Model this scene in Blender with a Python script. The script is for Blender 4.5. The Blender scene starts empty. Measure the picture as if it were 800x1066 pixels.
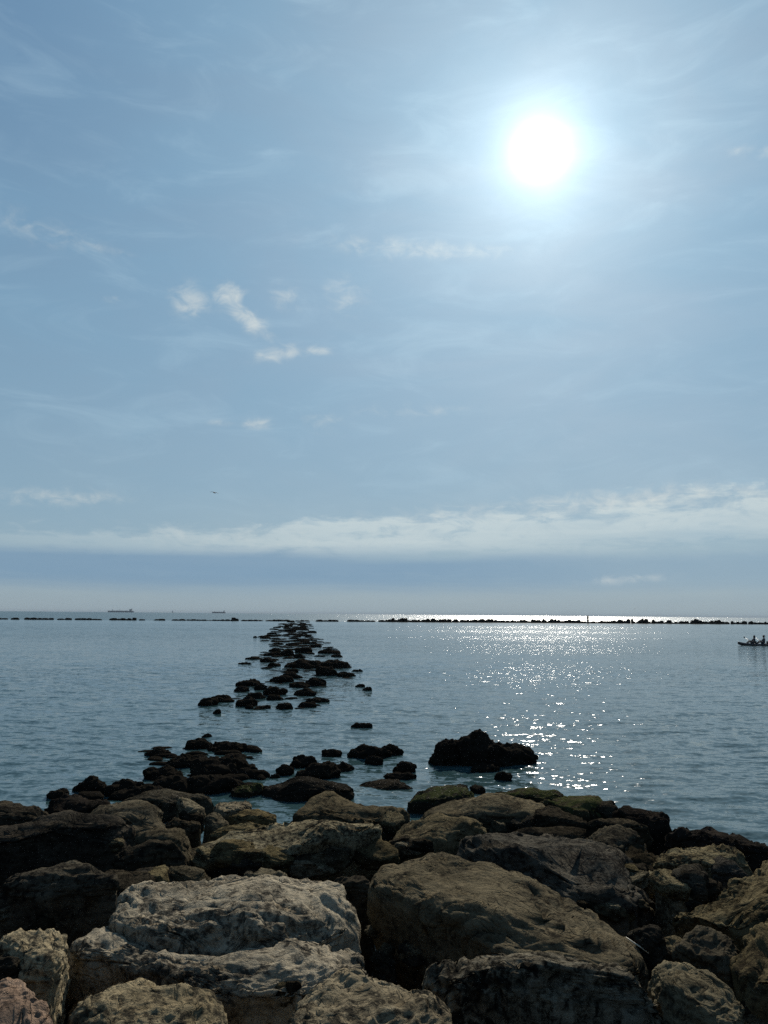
import bpy, bmesh, math, random
import numpy as np
from mathutils import Matrix, Vector

random.seed(7)
SC = bpy.context.scene
COL = SC.collection

# ------------------------------------------------------------------ camera
CAM_H = 3.0
FPX = 801.0                      # focal length in pixels of the 800 x 1066 photograph
PITCH = math.radians(7.57)
ROLL = 0.0087
cam_data = bpy.data.cameras.new('camera')
cam_data.sensor_fit = 'VERTICAL'
cam_data.sensor_height = 24.0
cam_data.lens = 24.0 * FPX / 1066.0
cam_data.clip_start = 0.05
cam_data.clip_end = 60000.0
cam = bpy.data.objects.new('camera', cam_data)
COL.objects.link(cam)
CAM_ROT = Matrix.Rotation(math.pi / 2 + PITCH, 4, 'X') @ Matrix.Rotation(ROLL, 4, 'Z')
cam.matrix_world = Matrix.Translation((0, 0, CAM_H)) @ CAM_ROT
SC.camera = cam
CR = np.array(CAM_ROT.to_3x3())


def ray(u, v):
    """world direction of a photograph pixel"""
    d = CR @ np.array([(u - 400.0) / FPX, -(v - 533.0) / FPX, -1.0])
    return d / np.linalg.norm(d)


def at_z(u, v, z):
    d = ray(u, v)
    t = (z - CAM_H) / d[2]
    return np.array([d[0] * t, d[1] * t, z])


def at_y(u, v, y):
    d = ray(u, v)
    t = y / d[1]
    return np.array([d[0] * t, y, CAM_H + d[2] * t])


# ------------------------------------------------------------------ sun and sky
sd = ray(563, 158)
SUN_EL = math.asin(sd[2])
SUN_AZ = math.atan2(sd[0], sd[1])

SC.view_settings.view_transform = 'Standard'
SC.view_settings.look = 'None'
SC.view_settings.exposure = 0.13
SC.view_settings.gamma = 1.0
SC.view_settings.use_curve_mapping = False
SC.cycles.use_denoising = False
SC.cycles.sample_clamp_direct = 22.0
SC.cycles.sample_clamp_indirect = 4.0
SC.cycles.max_bounces = 5
SC.cycles.caustics_reflective = False
SC.cycles.caustics_refractive = False

sun_data = bpy.data.lights.new('sun', 'SUN')
sun_data.energy = 5.0
sun_data.angle = math.radians(0.53)
sun_data.color = (1.0, 0.93, 0.82)
sun = bpy.data.objects.new('sun', sun_data)
COL.objects.link(sun)
sun.rotation_euler = Vector((-sd[0], -sd[1], -sd[2])).to_track_quat('-Z', 'Y').to_euler()

world = bpy.data.worlds.new('World')
SC.world = world
world.use_nodes = True


class Sh:
    """small expression helper over shader math nodes"""

    def __init__(self, nt, sock):
        self.nt, self.s = nt, sock

    def _m(self, op, a, b=None, c=None):
        n = self.nt.nodes.new('ShaderNodeMath')
        n.operation = op
        for i, x in enumerate((a, b, c)):
            if x is None:
                continue
            if isinstance(x, Sh):
                self.nt.links.new(x.s, n.inputs[i])
            else:
                n.inputs[i].default_value = float(x)
        return Sh(self.nt, n.outputs[0])

    def __add__(self, o): return self._m('ADD', self, o)
    __radd__ = __add__
    def __sub__(self, o): return self._m('SUBTRACT', self, o)
    def __rsub__(self, o): return self._m('SUBTRACT', o, self)
    def __mul__(self, o): return self._m('MULTIPLY', self, o)
    __rmul__ = __mul__
    def __truediv__(self, o): return self._m('DIVIDE', self, o)
    def __neg__(self): return self._m('MULTIPLY', self, -1.0)
    def f(self, op, b=None, c=None): return self._m(op, self, b, c)

    def smooth(self, a, b, lo=0.0, hi=1.0):
        n = self.nt.nodes.new('ShaderNodeMapRange')
        n.interpolation_type = 'SMOOTHSTEP'
        self.nt.links.new(self.s, n.inputs[0])
        for i, x in enumerate((a, b, lo, hi)):
            n.inputs[i + 1].default_value = x
        return Sh(self.nt, n.outputs[0])


def mixc(nt, fac, a, b, mode='MIX'):
    n = nt.nodes.new('ShaderNodeMix')
    n.data_type = 'RGBA'
    n.blend_type = mode
    n.clamp_factor = True
    for sock, x in ((n.inputs[0], fac), (n.inputs[6], a), (n.inputs[7], b)):
        if isinstance(x, Sh):
            nt.links.new(x.s, sock)
        elif isinstance(x, bpy.types.NodeSocket):
            nt.links.new(x, sock)
        elif isinstance(x, (int, float)):
            sock.default_value = x
        else:
            sock.default_value = (x[0], x[1], x[2], 1.0)
    return n.outputs[2]


def vec(nt, x, y, z):
    n = nt.nodes.new('ShaderNodeCombineXYZ')
    for i, q in enumerate((x, y, z)):
        if isinstance(q, Sh):
            nt.links.new(q.s, n.inputs[i])
        else:
            n.inputs[i].default_value = q
    return n.outputs[0]


def noise(nt, vector, scale, detail=4.0, rough=0.55, distortion=0.0, color=False):
    n = nt.nodes.new('ShaderNodeTexNoise')
    if vector is not None:
        nt.links.new(vector, n.inputs['Vector'])
    n.inputs['Scale'].default_value = scale
    n.inputs['Detail'].default_value = detail
    n.inputs['Roughness'].default_value = rough
    n.inputs['Distortion'].default_value = distortion
    return n.outputs['Color'] if color else Sh(nt, n.outputs[0])


def build_world():
    nt = world.node_tree
    nt.nodes.clear()
    out = nt.nodes.new('ShaderNodeOutputWorld')
    bg = nt.nodes.new('ShaderNodeBackground')
    nt.links.new(bg.outputs[0], out.inputs[0])
    bg.inputs[1].default_value = 0.05
    sky = nt.nodes.new('ShaderNodeTexSky')
    sky.sky_type = 'NISHITA'
    sky.sun_disc = False
    sky.sun_elevation = SUN_EL
    sky.sun_rotation = SUN_AZ
    sky.air_density = 1.0
    sky.dust_density = 0.6
    sky.ozone_density = 1.6
    tc = nt.nodes.new('ShaderNodeTexCoord')
    sep = nt.nodes.new('ShaderNodeSeparateXYZ')
    nt.links.new(tc.outputs['Generated'], sep.inputs[0])
    x, y, z = (Sh(nt, sep.outputs[i]) for i in range(3))
    R2D = 57.29578
    az = x.f('ARCTAN2', y) * R2D
    el = z.f('MINIMUM', 1.0).f('MAXIMUM', -1.0).f('ARCSINE') * R2D
    # angle from the sun, degrees
    cosang = x * float(sd[0]) + y * float(sd[1]) + z * float(sd[2])
    ang = cosang.f('MINIMUM', 1.0).f('ARCCOSINE') * R2D

    def K(c):           # display-linear colour to background units
        return tuple(q / 0.05 for q in c)

    # thin high veil over the whole sky
    pv = vec(nt, az * 0.05, el * 0.13, 0.0)
    n1 = noise(nt, pv, 1.0, 5.0, 0.55, 0.6)
    pv2 = vec(nt, az * 0.09 + 7.0, el * 0.30, 3.0)
    n2 = noise(nt, pv2, 1.3, 6.0, 0.6, 0.9)
    # haze scatters forward: brightest towards the sun, thin on the far side of the sky
    fwd = 1.0 - ang.smooth(35.0, 115.0) * 0.82
    veil = (n1.smooth(0.25, 0.8) * 0.22 + 0.68) * fwd
    c = mixc(nt, veil, sky.outputs[0], K(SKY_VEIL))
    c = mixc(nt, el.smooth(14.0, 50.0) * ang.smooth(14.0, 42.0) * 0.95 * fwd, c, K((0.078, 0.172, 0.322)))
    # pale humid air near the horizon
    low = (el.f('MAXIMUM', 0.0) * (-1.0 / 9.0)).f('EXPONENT') * 0.80 * fwd
    c = mixc(nt, low, c, K(SKY_LOW))
    # streaky cirrus
    ci = n2.smooth(0.46, 0.86) * el.smooth(4.0, 12.0) * 0.22 * fwd
    c = mixc(nt, ci, c, K((0.44, 0.60, 0.70)))
    # stratus bank over the sea: lumpy pale top, blue grey base
    pb = vec(nt, az * 0.30, el * 0.95, 1.0)
    nb = noise(nt, pb, 1.0, 8.0, 0.62, 0.5)
    pb2 = vec(nt, az * 0.045, el * 0.7, 5.0)
    nb2 = noise(nt, pb2, 1.0, 5.0, 0.6, 0.3)
    inside = (nb - 0.5) * 6.0 + (nb2 - 0.5) * 5.0 + 7.2 + az * 0.055 - el
    side = az.smooth(-30.0, 2.0) * 0.75 + 0.25
    bank = inside.smooth(-0.3, 1.4) * (1.0 - inside.smooth(1.4, 4.6)) * side * (nb.smooth(0.3, 0.62) * 0.5 + 0.5)
    c = mixc(nt, bank * 0.80 * fwd, c, K((0.50, 0.57, 0.58)))
    e2 = el + (nb2 - 0.5) * 2.4 + (nb - 0.5) * 0.7
    base = e2.smooth(0.4, 3.0) * (1.0 - e2.smooth(3.5, 5.2)) * (az.smooth(2.0, 24.0, 1.0, 0.55))
    c = mixc(nt, base * 0.88 * fwd, c, K((0.160, 0.270, 0.390)))
    haze2 = (1.0 - el.smooth(0.3, 2.8)) * 0.8 * fwd
    c = mixc(nt, haze2, c, K((0.262, 0.325, 0.365)))
    # single small clouds
    pc = vec(nt, az * 0.65, el * 1.15, 2.0)
    nc = noise(nt, pc, 1.0, 6.0, 0.58, 0.5)
    tot = None
    for (u, v, ru, rv, rot, amp) in CLOUDS:
        d = ray(u, v)
        a0 = math.degrees(math.atan2(d[0], d[1]))
        e0 = math.degrees(math.asin(d[2]))
        k = FPX * math.radians(1.0)
        du = (az - a0) * (k * math.cos(math.radians(e0)))
        dv = (el - e0) * (-k * 1.05)
        cr, sr = math.cos(rot), math.sin(rot)
        p = (du * cr + dv * sr) * (0.72 / ru)
        q = (dv * cr - du * sr) * (0.72 / rv)
        m = ((p * p + q * q) * -1.0).f('EXPONENT') * amp
        tot = m if tot is None else tot.f('MAXIMUM', m)
    cl = (tot + (nc - 0.5) * 2.4 - 0.28).smooth(-0.2, 1.3) * tot.smooth(0.02, 0.8) * 0.70
    c = mixc(nt, cl, c, K((0.60, 0.62, 0.59)))
    # bright aureole of the hazy sun
    core = ((ang.f('MAXIMUM', 0.5) * (1.0 / 1.75)).f('POWER', -2.6)) * 0.50
    halo = (ang * (-1.0 / 4.4)).f('EXPONENT') * 0.44 + (ang * (-1.0 / 19.0)).f('EXPONENT') * 0.185
    g = (core.f('MINIMUM', 60.0) + halo * (n2 * 0.5 + 0.92)) * (1.0 / 0.05)
    gl = nt.nodes.new('ShaderNodeCombineXYZ')
    nt.links.new((g * 0.76).s, gl.inputs[0])
    nt.links.new((g * 0.95).s, gl.inputs[1])
    nt.links.new((g * 1.0).s, gl.inputs[2])
    c = mixc(nt, 1.0, c, gl.outputs[0], 'ADD')
    nt.links.new(c, bg.inputs[0])


SKY_VEIL = (0.163, 0.315, 0.460)
SKY_LOW = (0.300, 0.385, 0.420)
CLOUDS = [  # centre and radii in photograph pixels, tilt, strength
    (199, 312, 15, 13, -0.5, 1.0), (238, 308, 14, 12, 0.5, 1.0), (256, 330, 26, 9, 0.65, 1.0),
    (290, 368, 20, 8, -0.2, 0.9), (331, 365, 14, 5, 0.0, 0.75), (45, 240, 46, 12, 0.12, 0.55),
    (90, 254, 40, 4, 0.1, 0.5), (298, 309, 16, 12, 0.4, 0.6), (360, 308, 22, 17, 0.5, 0.6),
    (440, 260, 80, 9, 0.05, 0.75), (268, 441, 12, 6, -0.1, 0.85), (232, 441, 12, 4, 0.0, 0.6),
    (338, 441, 20, 12, 0.3, 0.5), (119, 310, 8, 5, -0.5, 0.5), (62, 518, 60, 9, -0.05, 0.65),
    (770, 157, 12, 5, 0.1, 0.6), (798, 159, 8, 6, 0.0, 0.6), (430, 428, 60, 9, 0.0, 0.45),
    (650, 603, 45, 5, -0.05, 0.6), (660, 520, 120, 12, -0.04, 0.75), (500, 535, 110, 12, -0.05, 0.6),
    (230, 560, 160, 12, 0.0, 0.45),
]
build_world()

# ------------------------------------------------------------------ numeric noise
_rng = np.random.default_rng(11)
_perm = _rng.permutation(256).astype(np.int64)
_perm = np.concatenate([_perm, _perm, _perm])
_grad = _rng.normal(size=(256, 3))
_grad /= np.linalg.norm(_grad, axis=1)[:, None]


def perlin(p):
    i = np.floor(p).astype(np.int64)
    f = p - i
    i &= 255
    w = f * f * f * (f * (f * 6 - 15) + 10)
    tot = 0.0
    for dx in (0, 1):
        for dy in (0, 1):
            for dz in (0, 1):
                h = _perm[_perm[_perm[i[:, 0] + dx] + i[:, 1] + dy] + (i[:, 2] + dz)]
                g = _grad[h]
                dot = g[:, 0] * (f[:, 0] - dx) + g[:, 1] * (f[:, 1] - dy) + g[:, 2] * (f[:, 2] - dz)
                tot = tot + dot * np.where(dx, w[:, 0], 1 - w[:, 0]) * np.where(dy, w[:, 1], 1 - w[:, 1]) * np.where(dz, w[:, 2], 1 - w[:, 2])
    return tot * 1.6


def ridged(p):
    return 1.0 - 2.0 * np.abs(perlin(p))


def smoothstep(a, b, x):
    t = np.clip((x - a) / (b - a), 0, 1)
    return t * t * (3 - 2 * t)


# ------------------------------------------------------------------ materials
def new_mat(name):
    m = bpy.data.materials.new(name)
    m.use_nodes = True
    nt = m.node_tree
    b = nt.nodes['Principled BSDF']
    return m, nt, b


def plain(name, col, rough=0.6, metal=0.0):
    m, nt, b = new_mat(name)
    tc = nt.nodes.new('ShaderNodeTexCoord')
    n = noise(nt, tc.outputs['Object'], 9.0, 3.0)
    c = mixc(nt, n.smooth(0.3, 0.7), tuple(q * 0.8 for q in col), tuple(q * 1.15 for q in col))
    nt.links.new(c, b.inputs['Base Color'])
    b.inputs['Roughness'].default_value = rough
    b.inputs['Metallic'].default_value = metal
    return m


def rock_mat(name, ca, cb, cdark, dark_amt, weed=0.0, moss=0.0, rough=0.85, bump=1.0):
    m, nt, b = new_mat(name)
    geo = nt.nodes.new('ShaderNodeNewGeometry')
    tc = nt.nodes.new('ShaderNodeTexCoord')
    oi = nt.nodes.new('ShaderNodeObjectInfo')
    P = tc.outputs['Object']
    sp = nt.nodes.new('ShaderNodeSeparateXYZ')
    nt.links.new(geo.outputs['Position'], sp.inputs[0])
    z = Sh(nt, sp.outputs[2])
    sn = nt.nodes.new('ShaderNodeSeparateXYZ')
    nt.links.new(geo.outputs['Normal'], sn.inputs[0])
    up = Sh(nt, sn.outputs[2])
    big = noise(nt, P, 2.3, 5.0, 0.6, 0.3)
    mid = noise(nt, P, 9.0, 6.0, 0.65, 0.2)
    fine = noise(nt, P, 42.0, 5.0, 0.7)
    speck = noise(nt, P, 22.0, 4.0, 0.7, 0.4)
    c = mixc(nt, big.smooth(0.35, 0.65), ca, cb)
    c = mixc(nt, (mid.smooth(0.35, 0.7)) * 0.55, c, tuple(q * 1.35 for q in ca))
    # bedding of the stone
    mp = nt.nodes.new('ShaderNodeMapping')
    mp.inputs['Scale'].default_value = (1.3, 1.3, 9.0)
    mp.inputs['Rotation'].default_value = (0.25, 0.18, 0.0)
    nt.links.new(P, mp.inputs['Vector'])
    bed = noise(nt, mp.outputs[0], 1.6, 6.0, 0.65, 0.4)
    c = mixc(nt, bed.smooth(0.42, 0.66) * 0.55, c, tuple(q * 0.5 for q in cb))
    # black crust of lichen
    crust = (speck * 0.6 + big * 0.4).smooth(0.56 - dark_amt * 0.16, 0.64 - dark_amt * 0.08) * min(1.0, 0.35 + dark_amt)
    c = mixc(nt, crust, c, cdark)
    # tint of the individual
    rnd = Sh(nt, oi.outputs['Random'])
    hsv = nt.nodes.new('ShaderNodeHueSaturation')
    nt.links.new(c, hsv.inputs['Color'])
    nt.links.new((rnd * 0.4 + 0.8).s, hsv.inputs['Value'])
    nt.links.new(((rnd * 7.31).f('FRACT') * 0.4 + 0.8).s, hsv.inputs['Saturation'])
    c = hsv.outputs[0]
    # pits are dirty
    # tidal band: wet, stained dark near the water line
    zz = z + (mid - 0.5) * 0.28
    wet = 1.0 - zz.smooth(0.22, 0.62)
    c = mixc(nt, wet * 0.80, c, (0.016, 0.014, 0.011))
    if moss > 0:
        mo = noise(nt, P, 6.0, 5.0, 0.65).smooth(0.42, 0.56) * up.smooth(0.35, 0.8) * moss
        c = mixc(nt, mo, c, (0.045, 0.060, 0.016))
    if weed > 0:
        we = noise(nt, P, 16.0, 5.0, 0.7).smooth(0.3, 0.6) * weed
        c = mixc(nt, we, c, (0.013, 0.011, 0.008))
    nt.links.new(c, b.inputs['Base Color'])
    r = wet * (-0.30) + (rough + 0.0)
    r = r + (fine - 0.5) * 0.25
    nt.links.new(r.s, b.inputs['Roughness'])
    glint = noise(nt, P, 60.0, 2.0).smooth(0.66, 0.76) * wet * (0.0 if weed > 0 else 0.22)
    nt.links.new(glint.s, b.inputs['Specular IOR Level'])
    frac = noise(nt, P, 6.0, 12.0, 0.66, 0.25)
    vein = (noise(nt, P, 1.5, 5.0, 0.55, 0.6) - 0.5).f('ABSOLUTE').smooth(0.0, 0.012)
    pits = noise(nt, P, 30.0, 3.0, 0.6).smooth(0.30, 0.42)
    h = frac * 0.085 + vein * 0.012 + pits * 0.007 + noise(nt, P, 130.0, 3.0, 0.7) * 0.004
    bp = nt.nodes.new('ShaderNodeBump')
    bp.inputs['Strength'].default_value = bump
    bp.inputs['Distance'].default_value = 1.0
    nt.links.new(h.s, bp.inputs['Height'])
    nt.links.new(bp.outputs[0], b.inputs['Normal'])
    return m


M = {
    'frost': rock_mat('frosted_grey_stone', (0.170, 0.154, 0.120), (0.088, 0.078, 0.060), (0.014, 0.013, 0.011), 0.65),
    'pale': rock_mat('pale_limestone', (0.310, 0.257, 0.165), (0.195, 0.158, 0.100), (0.026, 0.024, 0.020), 0.55),
    'pink': rock_mat('pinkish_limestone', (0.270, 0.195, 0.142), (0.155, 0.105, 0.076), (0.027, 0.022, 0.019), 0.40),
    'lichen': rock_mat('lichen_stone', (0.200, 0.172, 0.112), (0.110, 0.092, 0.058), (0.018, 0.016, 0.013), 0.60),
    'tan': rock_mat('tan_stone', (0.162, 0.136, 0.083), (0.094, 0.077, 0.047), (0.018, 0.016, 0.012), 0.48),
    'brown': rock_mat('brown_stone', (0.112, 0.091, 0.054), (0.066, 0.054, 0.033), (0.014, 0.012, 0.010), 0.42),
    'grey': rock_mat('dark_grey_stone', (0.078, 0.069, 0.051), (0.040, 0.035, 0.027), (0.012, 0.011, 0.010), 0.55),
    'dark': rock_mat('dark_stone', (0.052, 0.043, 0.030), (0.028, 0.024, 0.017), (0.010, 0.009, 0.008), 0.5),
    'moss': rock_mat('mossy_stone', (0.095, 0.082, 0.048), (0.055, 0.047, 0.030), (0.014, 0.013, 0.010), 0.5, moss=0.42),
    'weed': rock_mat('weed_covered_stone', (0.034, 0.028, 0.023), (0.019, 0.016, 0.014), (0.009, 0.008, 0.0075), 0.5, weed=0.55, rough=0.9),
}

# ------------------------------------------------------------------ mesh helpers
_ico = {}


def icosphere(sub):
    if sub not in _ico:
        bm = bmesh.new()
        bmesh.ops.create_icosphere(bm, subdivisions=sub, radius=1.0)
        v = np.array([q.co[:] for q in bm.verts])
        f = np.array([[q.index for q in fc.verts] for fc in bm.faces], dtype=np.int64)
        bm.free()
        v /= np.linalg.norm(v, axis=1)[:, None]
        _ico[sub] = (v, f)
    return _ico[sub]


def mesh_from(name, v, f, smooth=True):
    v = np.ascontiguousarray(v, dtype=np.float32)
    me = bpy.data.meshes.new(name)
    n = f.shape[1]
    me.vertices.add(len(v))
    me.vertices.foreach_set('co', v.ravel())
    me.loops.add(f.size)
    me.loops.foreach_set('vertex_index', f.astype(np.int32).ravel())
    me.polygons.add(len(f))
    me.polygons.foreach_set('loop_start', np.arange(0, f.size, n, dtype=np.int32))
    me.polygons.foreach_set('use_smooth', np.full(len(f), smooth, dtype=bool))
    me.update(calc_edges=True)
    me.validate()
    return me


def normals(v, f):
    a, b, c = v[f[:, 0]], v[f[:, 1]], v[f[:, 2]]
    fn = np.cross(b - a, c - a)
    vn = np.zeros_like(v)
    for k in range(3):
        np.add.at(vn, f[:, k], fn)
    return vn / (np.linalg.norm(vn, axis=1)[:, None] + 1e-12)


def plan_radius(poly, c, n=240):
    """distance from c to the polygon for n directions, smoothed"""
    th = np.arange(n) * 2 * math.pi / n
    R = np.zeros(n)
    P = poly - c
    Q = np.roll(P, -1, axis=0)
    for i, t in enumerate(th):
        d = np.array([math.cos(t), math.sin(t)])
        e = Q - P
        den = d[0] * e[:, 1] - d[1] * e[:, 0]
        den = np.where(np.abs(den) < 1e-9, 1e-9, den)
        s = (P[:, 0] * e[:, 1] - P[:, 1] * e[:, 0]) / den
        w = (P[:, 0] * d[1] - P[:, 1] * d[0]) / den
        ok = (s > 0) & (w >= 0) & (w <= 1)
        R[i] = s[ok].max() if ok.any() else 0.0
    R = np.where(R <= 0, R[R > 0].mean(), R)
    for _ in range(2):
        R = (np.roll(R, 1) + 2 * R + np.roll(R, -1)) / 4
    return R


def body(poly, ztop, crown, drop, tilt=(0, 0), e=0.62, sub=5, flare=0.0):
    """boulder body over a plan outline: rounded crown, steep sides"""
    v, f = icosphere(sub)
    mn, mx = poly.min(axis=0), poly.max(axis=0)
    c = (poly.mean(axis=0) + (mn + mx) / 2) / 2
    R = plan_radius(poly, c)
    # even the sampling: stretch directions by the plan proportions
    ex = np.array([(mx[0] - mn[0]) / 2, (mx[1] - mn[1]) / 2])
    th = np.arctan2(v[:, 1] * ex[1], v[:, 0] * ex[0])
    k = (th % (2 * math.pi)) / (2 * math.pi) * len(R)
    i0 = np.floor(k).astype(int) % len(R)
    fr = k - np.floor(k)
    r = R[i0] * (1 - fr) + R[(i0 + 1) % len(R)] * fr
    cp = np.sqrt(np.clip(1 - v[:, 2] ** 2, 0, 1))
    sz = v[:, 2]
    s = np.where(sz > 0, cp ** e, cp ** 0.45)
    t = np.where(sz > 0, np.abs(sz) ** 0.85 * crown, -np.abs(sz) ** 0.7 * drop)
    s = s * np.where(sz < 0, 1.0 + flare * np.abs(sz), 1.0)
    x = r * s * np.cos(th)
    y = r * s * np.sin(th)
    z = ztop - crown + t + (tilt[0] * x + tilt[1] * y)
    return np.stack([c[0] + x, c[1] + y, z], axis=1), f, min(ex)


def chisel(v, seed, n=14, cut=0.25):
    """cut the body against random planes: broken faces with crisp edges, same extents as before"""
    r = np.random.default_rng(int(seed * 1000) % 100003)
    lo, hi = v.min(axis=0), v.max(axis=0)
    c = (lo + hi) / 2
    c[2] = hi[2] - min(hi[0] - lo[0], hi[1] - lo[1]) * 0.30
    w = v.copy()
    for k in range(n):
        a = r.uniform(0, 2 * math.pi)
        if k < 4:
            a = -math.pi / 2 + r.uniform(-1.1, 1.1)
        nz = (r.uniform(-0.1, 0.35), r.uniform(0.35, 0.75), r.uniform(0.90, 0.99))[k % 3]
        h = math.sqrt(1 - nz * nz)
        d = np.array([math.cos(a) * h, math.sin(a) * h, nz])
        t = (w - c) @ d
        lim = t.max() * (1 - r.uniform(0.25, 1.0) * cut)
        w = w - d[None, :] * (np.maximum(t - lim, 0) * 0.96)[:, None]
    l2, h2 = w.min(axis=0), w.max(axis=0)
    w[:, :2] = (w[:, :2] - l2[:2]) / (h2[:2] - l2[:2]) * (hi[:2] - lo[:2]) + lo[:2]
    w[:, 2] += hi[2] - h2[2]
    return w


def roughen(v, f, seed, size, amp=1.0, style='rock', lod=1.0, fine=1.0, cut=0.22):
    if lod > 0.05:
        v = chisel(v, seed, 15, cut)
    off = np.array([seed * 13.7 % 97, seed * 7.3 % 89, seed * 3.1 % 83])
    n = normals(v, f)
    q = v + off
    s = max(0.15, size)
    # warped low frequency lumps
    warp = np.stack([perlin(q * (0.9 / s) + k * 17.0) for k in range(3)], axis=1)
    d = perlin(q * (0.75 / s) + warp * 0.35) * 0.12 * s
    # ledges: quantised noise, softened
    g = perlin(q * np.array([0.8, 0.8, 1.9]) * (1.2 / s) + 31.0 + warp * 0.3) * 3.2
    st = np.floor(g) + smoothstep(0.38, 0.62, g - np.floor(g))
    d += (st * 0.8 + g * 0.2) / 3.2 * 0.19 * s
    v = v + n * (d * amp)[:, None]
    n = normals(v, f)
    q = v + off
    tl = seed * 1.7
    gr = np.stack([q[:, 0] * math.cos(tl) + q[:, 1] * math.sin(tl), -q[:, 0] * math.sin(tl) + q[:, 1] * math.cos(tl), q[:, 2]], axis=1)
    d = ridged(gr * np.array([1.6, 3.4, 4.6]) * (0.9 / s) + 5.0 + warp * 0.4) * 0.036 * s
    a = perlin(gr * np.array([3.0, 6.5, 8.0]) * (0.8 / s) + 9.0)
    d += (np.abs(a) ** 0.7 * np.sign(a)) * 0.026 * s
    cw = np.abs(perlin(q * np.array([1.0, 1.3, 2.0]) * (1.5 / s) + 51.0 + warp * 0.5))
    d -= np.clip(1.0 - cw * 16.0, 0, 1) * 0.06 * s
    cw = np.abs(perlin(gr * np.array([1.4, 3.0, 3.0]) * (1.9 / s) + 71.0 + warp * 0.3))
    d -= np.clip(1.0 - cw * 18.0, 0, 1) * 0.028 * s
    if lod > 0.3:
        b1 = ridged(gr * np.array([7.0, 12.0, 14.0]) + 3.0 + warp) * 0.011
        b2 = ridged(gr * np.array([17.0, 26.0, 28.0]) + 13.0) * 0.0065
        b3 = perlin(q * 48.0) * 0.0055
        pit = perlin(q * 13.0 + warp * 2.0)
        mask = smoothstep(-0.1, 0.25, perlin(q * 1.9 + 7.0))
        d += (b1 + b2 + b3) * fine + np.minimum(pit + 0.12, 0) * 0.055 * mask * fine
    if style == 'weed':
        d += perlin(q * 11.0 + 2.0) * 0.050 * min(1.0, s * 2) + np.maximum(perlin(q * 25.0), 0) * 0.04 * min(1.0, s * 2)
    return v + n * (d * min(1.0, amp + 0.3))[:, None]


def link(name, data, mat=None, loc=(0, 0, 0), parent=None):
    o = bpy.data.objects.new(name, data)
    if mat is not None and data is not None:
        data.materials.clear()
        data.materials.append(mat)
    o.location = loc
    COL.objects.link(o)
    if parent is not None:
        o.parent = parent
    return o


def tag(o, label=None, cat=None, group=None, kind=None):
    for k, x in (('label', label), ('category', cat), ('group', group), ('kind', kind)):
        if x:
            o[k] = x
    return o


def place(name, v, f, mat):
    """object with its origin at the base of its vertices"""
    c = np.array([(v[:, 0].min() + v[:, 0].max()) / 2, (v[:, 1].min() + v[:, 1].max()) / 2, v[:, 2].min()])
    return link(name, mesh_from(name, v - c, f), mat, tuple(c))


# ------------------------------------------------------------------ shore bed
def slope_z(y):
    """height of the boulder tops along the embankment"""
    return np.clip(1.92 - 0.137 * y, -4.0, 1.62)


def build_bed():
    xs = np.concatenate([-np.geomspace(3000, 17, 14), np.linspace(-16, 16, 161), np.geomspace(17, 3000, 14)])
    ys = np.concatenate([-np.geomspace(3000, 3.4, 18), np.linspace(-3, 22, 126)])
    X, Y = np.meshgrid(xs, ys)
    p = np.stack([X.ravel(), Y.ravel(), np.zeros(X.size)], axis=1)
    near = 1.0 - smoothstep(20, 60, np.abs(p[:, 0]) + np.abs(p[:, 1]))
    z = slope_z(p[:, 1]) - 0.95 + (perlin(p * 1.1) * 0.16 + perlin(p * 3.3) * 0.07) * near
    z = np.where(p[:, 1] > 12.0, z - (p[:, 1] - 12.0) * 0.1, z)
    z += smoothstep(0.5, -6.0, p[:, 1]) * 1.1
    p[:, 2] = z
    nx = len(xs)
    i = np.arange(len(ys) - 1)[:, None] * nx + np.arange(nx - 1)[None, :]
    f = np.stack([i, i + 1, i + nx + 1, i + nx], axis=-1).reshape(-1, 4)
    o = link('shore_ground', mesh_from('shore_ground', p, f), M['dark'])  # dark stone colour stands in for deep shade in the gaps between boulders
    tag(o, 'rubble bed under the shore boulders, coloured dark as shade in the gaps', None, None, 'structure')


build_bed()

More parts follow.
